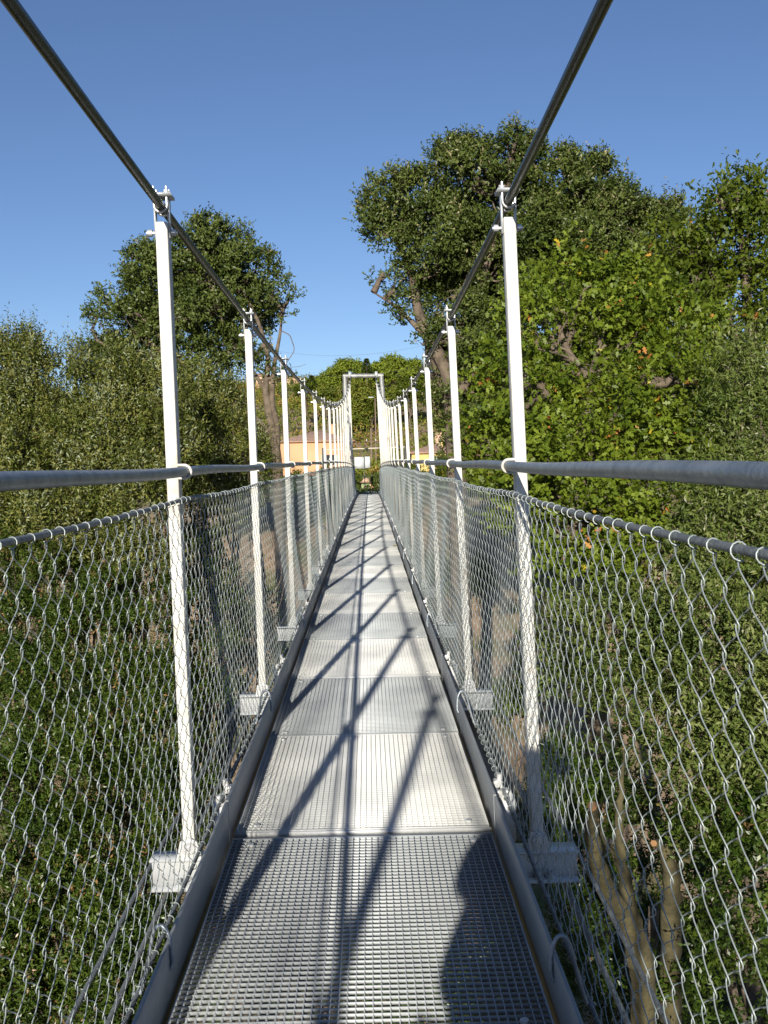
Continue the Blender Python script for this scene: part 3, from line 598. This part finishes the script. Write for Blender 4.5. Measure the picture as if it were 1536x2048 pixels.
tree('evergreen_oak', 'dense evergreen crown at the bottom left corner beside the toe board', 'tree', foot(200, 8.6),
     [lb(*a) for a in [(170, 1830, 9.0, 90), (270, 1780, 9.4, 75), (330, 1720, 10, 55), (130, 1960, 8.6, 95), (240, 1930, 8.8, 90), (330, 1900, 9.2, 62), (60, 2080, 8.4, 100), (200, 2080, 8.4, 110), (330, 2050, 8.8, 90)]],
     'leaf_low', 28, trunk_r=.11, **kw)

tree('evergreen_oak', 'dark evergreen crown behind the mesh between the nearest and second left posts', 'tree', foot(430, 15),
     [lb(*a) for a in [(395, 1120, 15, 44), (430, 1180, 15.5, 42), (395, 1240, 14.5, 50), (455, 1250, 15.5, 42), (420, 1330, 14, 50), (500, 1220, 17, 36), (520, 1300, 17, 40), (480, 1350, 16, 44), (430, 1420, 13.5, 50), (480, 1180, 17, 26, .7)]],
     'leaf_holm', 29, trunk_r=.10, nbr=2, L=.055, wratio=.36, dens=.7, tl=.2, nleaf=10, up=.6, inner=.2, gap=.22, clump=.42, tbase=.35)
def under(label, pts, seed, leaf='leaf_holm'):  # oak crowns added out of view below the deck to shade the growth ahead
    c0 = pts[0]; tree('holm_oak', label, 'tree', (c0[0], c0[1], float(ground(c0[0], c0[1]))), [(Vector(p_[:3]), p_[3], 1.) for p_ in pts], leaf, seed, trunk_r=.12, nbr=2, L=.10, wratio=.45, dens=.75, tl=.25, nleaf=8, up=.5, inner=.3, gap=.05, clump=.42)
under('unseen oak crown added under the near deck, right of its centre line, to cast shade', [(1.3, .9, -2.3, 1.0), (2.6, 1.3, -2.8, 1.1), (.1, .5, -2.9, 1.0), (3.8, 1.5, -3.4, 1.1), (1.4, .2, -4.0, 1.2), (3.0, .5, -4.6, 1.2), (5.2, 1.2, -4.4, 1.1)], 101)
under('unseen oak crown added below the near deck on its left to darken the undergrowth', [(-4, -1.2, -4.8, 1.5), (-6.5, -.6, -4.8, 1.6), (-9, -1.5, -4.6, 1.6), (-2, -2.5, -4.8, 1.4), (-11.5, -1, -4.6, 1.6), (-5.5, .6, -6, 1.3)], 102)
# slope shrubs on the far bank
def shrub(label, px, py, Y, rpx, leaf, seed, cat='shrub', name='slope_shrub', **k2):
    kk = dict(L=.09, wratio=.45, dens=.8, tl=.3, nleaf=8, up=.6, inner=.2, gap=0.27, clump=.45, tbase=.5); kk.update(k2)
    p = at(px, py, Y); g = float(ground(p.x, p.y)); rr = rpx*Y/F
    lo = [(Vector((p.x + rr*a, p.y + rr*b, g + rr*(.55+c))), rr*d_, 1.) for (a, b, c, d_) in ((0, 0, .3, .7), (-.6, .1, 0, .55), (.6, -.1, 0, .5), (.1, -.5, -.1, .5))]
    return tree(name, label, cat, (p.x, p.y, g), lo, leaf, seed, trunk_r=.05, nbr=4, **kk)
shrub('low round bush on the brown slope seen through the right chain-link, nearest the bright oak', 1010, 1060, 30, 42, 'leaf_oakd', 31)
shrub('green bush on the brown slope between the second and third right posts', 930, 1020, 36, 46, 'leaf_holm', 32)
shrub('small green bush low on the brown slope, right of the second right post', 985, 1180, 25, 22, 'leaf_oak', 33)
shrub('reddish bush beside the tall oak trunks, left of the bridge', 505, 985, 30, 34, 'leaf_dead', 34, dens=.5)
shrub('dark bush at the foot of the tall oak trunks', 575, 945, 33, 30, 'leaf_holm', 35)
shrub('dark bush on the slope low behind the second left post', 470, 1100, 25, 60, 'leaf_holm', 36)
shrub('dark green bush behind the mesh between the first and second left posts', 410, 1180, 19, 62, 'leaf_holm', 37)
shrub('dense bush right of the bridge end before the yellow house', 905, 925, 46, 40, 'leaf_oakd', 38, name='bush')
shrub('tall green bush beside the yellow house', 890, 890, 90, 24, 'leaf_holm', 39, name='bush', L=.2, tl=.6)
shrub('green bush in the valley right under the second right post foot', 1000, 1400, 15, 60, 'leaf_olive', 40, L=.06, tl=.25)
shrub('leafy bush in the valley left of the deck below the third post foot', 455, 1330, 15, 46, 'leaf_low', 41, L=.06, tl=.25)

shrub('round green bush in front of the orange house, left part', 590, 935, 70, 16, 'leaf_oakd', 43, name='bush', L=.16, tl=.4)
shrub('yellowish bush in front of the orange house, right part', 655, 925, 75, 18, 'leaf_oak', 44, name='bush', L=.16, tl=.4)
shrub('dark green bush beside the notice board on the right', 760, 940, 56, 20, 'leaf_holm', 45, name='bush', L=.12, tl=.3)
shrub('green bush just behind the notice board on the left', 706, 960, 60, 16, 'leaf_oakd', 46, name='bush', L=.12, tl=.3)
shrub('broad green bush on the bank right of the bridge tower', 820, 950, 52, 30, 'leaf_oakd', 47, name='bush', L=.12, tl=.3)
# ground cover
def cover(name, label, n, xr, yr, h, leaf, seed, L):
    r = np.random.default_rng(seed); x = r.uniform(*xr, n); y = r.uniform(*yr, n)
    kp = np.sin(x*.9+seed)+np.sin(y*.7)+r.normal(0, .8, n) > .2; x = x[kp]; y = y[kp]; z = ground(x, y)
    P = np.stack([x, y, z], -1); D = norm(r.normal(0, .4, (len(x), 3)) + np.array([0, 0, 1.])); mb = MB()
    twigs(mb, None, P, D, h*(.4+r.random(len(x))), 6, L, r, 'diamond', .3, .5+r.normal(0, .2, len(x)))
    tag(mb.build(name, leaf), label, name.replace('_', ' '), kind='stuff')
cover('undergrowth', 'dark leafy undergrowth on the valley floor under the bridge', 70000, (-13, 13), (2, 21), .8, 'leaf_low', 51, .11)
cover('dry_grass', 'dry grass and weeds on the far bank slope', 14000, (-16, 18), (20, 60), .16, 'grass', 52, .12)
cover('meadow_grass', 'green grass around the far end of the bridge', 22000, (-16, 18), (47, 110), .22, 'leaf_low', 54, .2)
cover('fallen_leaves', 'brown dead leaves and twigs on the slope under the right side', 4200, (1, 9), (5, 18), .10, 'leaf_dead', 53, .09)

# hillside scrub (one mass) and crest trees
def hill():
    r = np.random.default_rng(61); mb = MB(); n = 4600
    x = r.uniform(-85, 75, n); y = r.uniform(62, 250, n)
    k_ = (y > 100) | (np.abs(x) > 4 + .02*y) ; k_ &= ~((y < 128) & (x > -20) & (x < -1.5)) & ~((y > 100) & (y < 134) & (x > 2) & (x < 12)); x = x[k_]; y = y[k_]
    z = ground(x, y); sz = (.9+1.4*r.random(len(x)))*(1+.3*(y > 150)); per = 80
    for i in range(len(x)):
        N = per; e = norm(r.normal(size=(N, 3))); e[:, 2] = np.abs(e[:, 2])
        P = np.array([x[i], y[i], z[i]]) + e*sz[i]*(.5+.5*r.random(N))[:, None]*np.array([1, 1, .95])
        tb = r.normal(.45, .2) if r.random() > .12 else 1.0
        leaves(mb, P, e + r.normal(0, .6, (N, 3)), np.full(N, .38)*(.6+.8*r.random(N)), np.full(N, .24), np.clip(tb + r.normal(0, .12, N), 0, 1), r, 'diamond', .5)
    tag(mb.build('hillside_scrub', 'leaf_hill'), 'green and brown scrub covering the far hillside', 'scrub', kind='stuff')
hill()
def far_tree(label, px, py, Y, rpx, leaf, seed, name='pine_tree', L=.45):
    p = at(px, py, Y); g = float(ground(p.x, p.y)); rr = rpx*Y/F; r = np.random.default_rng(seed)
    lo = [(p, (rr, rr, rr*.8), 1.)]
    for _ in range(5):
        d = norm(r.normal(size=3)); lo.append((p + Vector(d)*rr*.7, rr*.5, 1.))
    return tree(name, label, 'tree', (p.x, p.y, g), lo, leaf, seed, trunk_r=.25, nbr=2, L=L, wratio=.4, dens=.7, tl=.8, nleaf=6, up=.5, inner=.2, gap=0.24, clump=.4, tbase=.5)
for k, (px, py, rpx, lab) in enumerate([(693, 748, 20, 'left of the bridge tower'), (722, 745, 18, 'just above the tower beam on the left'), (790, 742, 26, 'highest and roundest, right of the tower beam'), (762, 748, 20, 'just above the tower beam on the right'),
        (828, 748, 20, 'right of the highest pine'), (665, 762, 18, 'halfway between tower and left hangers'), (640, 775, 14, 'above the lowest dip of the left cable'), (858, 765, 20, 'behind the right cable'), (740, 765, 20, 'seen through the tower frame')]):
    far_tree('light green pine on the hill crest, ' + lab, px, py, 195, rpx, 'leaf_pine', 70+k)
for k, (px, py, rpx, lab) in enumerate([(718, 800, 24, 'upper left inside the tower frame'), (745, 812, 22, 'right inside the tower frame'), (715, 838, 22, 'lower left inside the tower frame'), (820, 790, 24, 'below the right crest pines'), (655, 795, 18, 'left of the tower leg'),
        (610, 785, 14, 'above the orange house'), (790, 800, 18, 'right of the tower leg')]):
    far_tree('dark dense tree on the far hillside, ' + lab, px, py, 165, rpx, ('leaf_hill', 'leaf_oakd')[k % 2], 90+k, 'hill_tree', .4)
# two narrow conifers on the crest
for (px, py, hp, lab) in ((733, 718, 26, 'narrow dark conifer standing above the pines over the tower'), (623, 752, 24, 'thin dark cypress on the left skyline')):
    p = at(px, py, 190); g = float(ground(p.x, p.y)); hgt = p.z-g; r = np.random.default_rng(int(px)); root = thing('conifer', lab, 'tree', loc=(p.x, p.y, g)); mb = MB(); N = 900
    t = r.random(N)**.7; a = r.random(N)*6.28; rad = (1-t)*1.0+.05; P = np.stack([p.x+rad*np.cos(a), p.y+rad*np.sin(a), p.z-2.8*(1-t)], -1)
    leaves(mb, P, np.stack([np.cos(a), np.sin(a), np.full(N, .3)], -1), np.full(N, .4), np.full(N, .18), np.clip(r.normal(.3, .2, N), 0, 1), r)
    child(mb.build('crown', 'leaf_holm'), root); tb = MB(); tb.tube([(p.x, p.y, g-.2), (p.x, p.y, p.z-.3)], [.15, .03], 6); child(tb.build('trunk', 'bark'), root)

# ------------------------------------------------------------------ buildings and roadside things
def house(name, label, x, y, w_, d_, h, rh, wall, windows, roof='tiles', g=None, rot=0):
    g = float(ground(x, y)) if g is None else g
    root = thing(name, label, 'house', loc=(x, y, g)); root.rotation_euler = (0, 0, rot)
    q = MB(); q.box(-w_/2, w_/2, 0, d_, -1.5, h); wl = q.build('wall', wall, root)
    ov = .35; q = MB(); hw = w_/2+ov; y0, y1 = -ov, d_+ov; ym = (y0+y1)/2; rid = max(.1, hw-(y1-y0)/2)
    V = [(-hw, y0, h), (hw, y0, h), (hw, y1, h), (-hw, y1, h), (-rid, ym, h+rh), (rid, ym, h+rh)]
    q.add(V, [(0, 1, 5, 4), (2, 3, 4, 5)]); q.v.append(np.array(V, float)); q.f.append(np.array([(1, 2, 5), (3, 0, 4)])+q.n); q.n += 6; q.t.append(np.full(2, .5))
    q.box(-hw, hw, y0, y1, h-.14, h-.004)
    for i in range(int(hw*2/.22)): q.tube([(-hw+.11+i*.22, y0-.03, h-.02), (-hw+.11+i*.22, y0+.35, h+.06)], .08, 5)
    rf = q.build('roof', roof, root)
    q = MB(); q.box(w_*.2, w_*.2+.5, ym-.25, ym+.25, h+.2, h+rh+.6); q.box(w_*.2-.08, w_*.2+.58, ym-.33, ym+.33, h+rh+.6, h+rh+.7); q.build('chimney', wall, rf)
    for (wx, wz, ww, wh, sh) in windows:
        q = MB(); q.box(wx-ww/2, wx+ww/2, -.05, -.01, wz, wz+wh); wn = q.build('window', 'glass', root)
        q = MB(); q.box(wx-ww/2-.08, wx+ww/2+.08, -.09, -.011, wz-.1, wz-.003); q.build('sill', 'cream', wn)
        if sh:
            q = MB()
            for s2 in (-1, 1): q.box(wx+s2*(ww*.75)-ww*.24, wx+s2*(ww*.75)+ww*.24, -.07, -.012, wz, wz+wh)
            q.build('shutter', 'shutter', wn)
    return root
p = at(632, 905, 118); house('orange_house', 'low orange house with a brown tiled hip roof, left of the bridge tower', p.x, p.y, 8.4, 8.0, 4.15, 1.35, 'orange', [(1.6, 1.3, 1.0, 1.2, 1)], g=-.45)
p = at(868, 905, 118); house('yellow_house', 'yellow house partly hidden behind the right hanger posts', p.x, p.y, 5.2, 6, 2.6, 1.0, 'yellow', [(1.0, 1.0, .8, 1.1, 1)], g=-.45)
p = at(520, 780, 225); house('hilltop_house', 'pale pink house high on the hill, seen left of the tall oak trunks', p.x, p.y, 4.6, 5, 2.8, .8, 'pink', [(-1.2, .9, .7, 1., 0), (1.1, .9, .7, 1., 0)])
p = at(574, 790, 225); house('hilltop_house', 'pale pink house on the hill between the tall oak and the skyline dip', p.x, p.y, 5.0, 5, 2.2, .7, 'pink', [(-1.3, .7, .7, 1., 0), (1.2, .7, .7, 1., 0)])
p = at(905, 872, 150); house('distant_house', 'small roofed house behind the trees above the yellow house', p.x, p.y, 5, 5, 3.2, 1.0, 'pink', [(0, 1.0, .8, 1., 0)])
# small hut
p = at(734, 985, 60); g = float(ground(p.x, p.y)); r0 = thing('small_hut', 'tiny green hut with a pink roof beyond the far end of the deck', 'hut', loc=(p.x, p.y, g))
q = MB(); q.box(-.32, .18, -.25, .25, -.1, .62); q.build('wall', 'green', r0)
q = MB(); q.box(.1805, .42, -.23, .23, -.1, .55); q.build('side_wall', 'orange', r0)
q = MB(); q.add([(-.42, -.33, .60), (.48, -.33, .60), (.48, .33, .60), (-.42, .33, .60), (-.12, 0, .90), (.30, 0, .90)], [(0, 1, 5, 4), (2, 3, 4, 5), (0, 3, 2, 1)]); q.v.append(np.array([(.48, -.33, .60), (.48, .33, .60), (.30, 0, .90), (-.42, .33, .60), (-.42, -.33, .60), (-.12, 0, .90)], float)); q.f.append(np.array([(0, 1, 2), (3, 4, 5)])+q.n); q.n += 6; q.t.append(np.full(2, .5)); q.build('roof', 'pink', r0)
q = MB(); q.box(-.20, .0, -.262, -.2505, .02, .42); dr = q.build('door', 'wood', r0); q = MB(); q.tube([(-.04, -.275, .2), (-.04, -.275, .26)], .008, 6); q.build('handle', 'zinc', dr)
# notice board
p = at(724, 926, 49.5); g = float(ground(p.x, p.y)); r0 = thing('notice_board', 'white two-panel notice board on a dark post beyond the bridge tower', 'sign', loc=(p.x, p.y, g))
zc = p.z-g; q = MB(); q.box(-.40, .10, -.03, 0, zc-.27, zc+.29); pl = q.build('panel', 'white', r0)
q = MB(); q.box(.145, .40, -.03, 0, zc-.25, zc+.31); q.build('panel', 'white', r0)
q = MB(); q.box(.103, .142, -.04, .02, -.1, zc+.31); q.build('post', 'darkpole', r0)
q = MB(); q.tube([(-.30, -.033, zc-.02), (-.24, -.033, zc+.06), (-.18, -.033, zc+.04), (-.10, -.033, zc+.12), (-.02, -.033, zc+.15)], .006, 4); q.build('faded_writing', 'scribble', pl)
# roadside barrier rails
p = at(728, 898, 54); g = float(ground(p.x, p.y)); r0 = thing('height_bar', 'thin pale horizontal bar across the view behind the notice board', 'barrier', loc=(p.x, p.y, g)); zc = p.z-g
q = MB(); q.tube([(-2.2, 0, zc-.03), (2.2, 0, zc+.07)], .03, 8); q.build('bar', 'cream', r0)
for xx in (-2.2, 2.2): q = MB(); q.tube([(xx, 0, -.2), (xx, 0, zc+.1)], .05, 8); q.build('post', 'darkpole', r0)
p = at(745, 979, 50.5); g = float(ground(p.x, p.y)); r0 = thing('guard_rail', 'low pale rail on the ground just past the end of the deck', 'rail', loc=(p.x, p.y, g))
q = MB(); q.box(-.45, 1.2, -.03, .03, .10, .17); q.build('beam', 'white', r0)
for xx in (-.3, .4, 1.0): q = MB(); q.box(xx-.03, xx+.03, .031, .09, -.2, .16); q.build('post', 'wood', r0)
# street lamp and utility pole, wires
p = at(750, 795, 140); g = float(ground(p.x, p.y)); r0 = thing('street_lamp', 'street lamp with a pale head on a brown pole, seen through the tower frame', 'street lamp', loc=(p.x, p.y, g)); zc = p.z-g
q = MB(); q.tube([(0, 0, -.3), (0, 0, zc-.1), (-.25, 0, zc)], [.11, .07, .05], 8); q.build('pole', 'wood', r0); q = MB(); q.box(-.9, -.2, -.12, .12, zc-.03, zc+.09); q.build('lamp_head', 'white', r0)
def pole(label, px, py, Y, arms=True):
    p = at(px, py, Y); g = float(ground(p.x, p.y)); r0 = thing('utility_pole', label, 'pole', loc=(p.x, p.y, g)); zc = p.z-g
    q = MB(); q.tube([(0, 0, -.5), (0, 0, zc)], [.13, .09], 8); q.build('mast', 'wood', r0)
    q = MB(); q.box(-.6, .6, -.05, .05, zc-1.5, zc-1.4); q.build('crossarm', 'wood', r0)
    q = MB()
    for xx in (-.5, .5): q.tube([(xx, 0, zc-1.4), (xx, 0, zc-1.2)], .05, 6)
    q.build('insulator', 'white', r0); return p
pole('brown utility pole standing in the scrub inside the tower frame', 742, 856, 110)
q = MB(); a, b = at(380, 700, 150), at(900, 722, 150)
for dz in (0, 3): q.tube([a + (b-a)*t + Vector((0, 0, dz - 3*math.sin(math.pi*t))) for t in np.linspace(0, 1, 20)], .012, 4, (0, 0, 1))
tag(q.build('power_line', 'darkpole'), 'faint pair of power wires crossing the sky above the far tower', 'wires')

# ------------------------------------------------------------------ the photographer, who stands behind the viewpoint and casts the shadow on the deck
def skin(name, joints, edges, radii, m, parent, root=0, sub=2):
    me = bpy.data.meshes.new(name); me.from_pydata(joints, edges, []); o = bpy.data.objects.new(name, me); C.objects.link(o)
    s = o.modifiers.new('skin', 'SKIN')
    for i, r_ in enumerate(radii): me.skin_vertices[0].data[i].radius = r_ if hasattr(r_, '__len__') else (r_, r_)
    me.skin_vertices[0].data[root].use_root = True
    sb = o.modifiers.new('sub', 'SUBSURF'); sb.levels = sub; sb.render_levels = sub
    me.materials.append(m); o.parent = parent; return o
def photographer():
    y0 = -.34; x0 = .012
    root = thing('person', 'person raising a small camera, whose shadow falls on the near grating at lower right', 'person', loc=(x0, y0, 0))
    J = {}; L = []; R = []; E_ = []
    def j(n_, p, r_): J[n_] = len(L); L.append(p); R.append(r_)
    def e(*n_):
        for a, b in zip(n_, n_[1:]): E_.append((J[a], J[b]))
    j('pelvis', (-.02, 0, .88), (.235, .12)); j('waist', (-.02, .0, 1.0), (.240, .115)); j('chest', (0, -.01, 1.16), (.185, .125)); j('neckb', (0, -.01, 1.30), (.075, .07)); j('neck', (0, .0, 1.365), (.05, .05)); j('head0', (0, .015, 1.42), (.06, .07)); j('head1', (0, .02, 1.50), (.07, .085)); j('head2', (0, .01, 1.565), (.055, .065))
    e('pelvis', 'waist', 'chest', 'neckb', 'neck', 'head0', 'head1', 'head2')
    for s, t in ((-1, 'l'), (1, 'r')):
        j('sh'+t, (s*.165, -.01, 1.255), .058); j('el'+t, (s*.188, .05, 1.13), .045); j('wr'+t, (s*.075+.0, .235, 1.245), .026); j('pa'+t, (s*.06, .262, 1.262), (.030, .018))
        e('neckb', 'sh'+t, 'el'+t, 'wr'+t, 'pa'+t)
        j('hip'+t, (s*.095, 0, .80), .10); j('kn'+t, (s*.10, .03, .45), .055); j('an'+t, (s*.10, -.02, .10), .038); j('he'+t, (s*.10, -.03, .05), .035); j('to'+t, (s*.12, .13, .035), .032)
        e('pelvis', 'hip'+t, 'kn'+t, 'an'+t, 'he'+t, 'to'+t)
    body = skin('body', L, E_, R, M['skin'], root)
    # fingers curl round the camera body
    for s in (-1, 1):
        Lf, Ef, Rf = [(s*.060, .262, 1.262)], [], [.014]
        for k_, (dz, ln) in enumerate(((.020, .030), (.007, .034), (-.006, .031), (-.018, .025))):
            b_ = len(Lf); Lf += [(s*.058, .280, 1.262+dz), (s*.052, .298, 1.262+dz), (s*(.052-ln*.6), .305, 1.262+dz)]; Rf += [.0085, .008, .0065]; Ef += [(0, b_), (b_, b_+1), (b_+1, b_+2)]
        b_ = len(Lf); Lf += [(s*.045, .258, 1.238), (s*.028, .262, 1.232)]; Rf += [.0095, .008]; Ef += [(0, b_), (b_, b_+1)]
        skin('hand', Lf, Ef, Rf, M['skin'], root, 0, 1)
    # clothes follow the body
    cl = [i for i in range(len(L))]; jk = {n_: J[n_] for n_ in J}
    def sub(names, edges, grow, m_, nm, root_i):
        idx = {n_: k_ for k_, n_ in enumerate(names)}
        rr = [tuple(v+grow for v in (R[J[n_]] if hasattr(R[J[n_]], '__len__') else (R[J[n_]],)*2)) for n_ in names]
        skin(nm, [L[J[n_]] for n_ in names], [(idx[a], idx[b]) for a, b in edges], rr, m_, root, root_i)
    sub(['pelvis', 'waist', 'chest', 'neckb', 'shl', 'ell', 'wrl', 'shr', 'elr', 'wrr'], [('pelvis', 'waist'), ('waist', 'chest'), ('chest', 'neckb'), ('neckb', 'shl'), ('shl', 'ell'), ('ell', 'wrl'), ('neckb', 'shr'), ('shr', 'elr'), ('elr', 'wrr')], .016, M['cloth'], 'jacket', 0)
    sub(['pelvis', 'hipl', 'knl', 'anl', 'hipr', 'knr', 'anr'], [('pelvis', 'hipl'), ('hipl', 'knl'), ('knl', 'anl'), ('pelvis', 'hipr'), ('hipr', 'knr'), ('knr', 'anr')], .013, M['jeans'], 'trousers', 0)
    for s in (-1, 1): skin('shoe', [(s*.10, -.045, .05), (s*.11, .05, .045), (s*.12, .14, .035)], [(0, 1), (1, 2)], [.048, .046, .038], M['shoe'], root, 0, 2)
    skin('hair', [(0, -.03, 1.47), (0, -.01, 1.55), (0, .03, 1.605), (0, -.05, 1.52)], [(0, 1), (1, 2), (0, 3)], [(.07, .07), (.085, .08), (.05, .045), (.06, .05)], M['hair'], root, 0, 2)
    q = MB(); q.tube([(0, .10, 1.49), (0, .118, 1.465), (0, .10, 1.455)], [.008, .013, .01], 8); q.build('nose', 'skin', root, smooth=True)
    q = MB()
    for s in (-1, 1): q.tube([(s*.028, .082, 1.505), (s*.028, .094, 1.505)], .009, 8)
    q.build('eye', 'glass', root)
    q = MB(); q.tube([(-.02, .092, 1.43), (0, .10, 1.428), (.02, .092, 1.43)], .005, 6); q.build('mouth', 'pink', root)
    q = MB()
    for s in (-1, 1): q.tube([(s*.077, .015, 1.475), (s*.085, .0, 1.50), (s*.08, .01, 1.52)], .01, 6)
    q.build('ear', 'skin', root)
    # the small camera in the hands (its own thing), just behind the viewpoint
    cm = thing('compact_camera', 'small compact camera held by the person behind the viewpoint', 'camera', loc=(x0, y0+.285, 1.262))
    q = MB(); q.box(-.046, .046, -.012, .012, -.028, .028); q.build('body', 'camera', cm); q = MB(); q.tube([(0, .012, 0), (0, .022, 0)], .02, 16, (0, 0, 1)); q.build('lens', 'glass', cm)
photographer()

p = B(.30, 11.9, .004); fl = MB(); r_ = np.random.default_rng(5); leaves(fl, np.array([p]), np.array([[.6, .5, .05]]), np.array([.10]), np.array([.06]), np.array([.97]), r_, 'lobed', 3)
tag(fl.build('fallen_leaf', 'leaf_oak'), 'single yellow leaf lying on the deck near the right toe board', 'leaf')
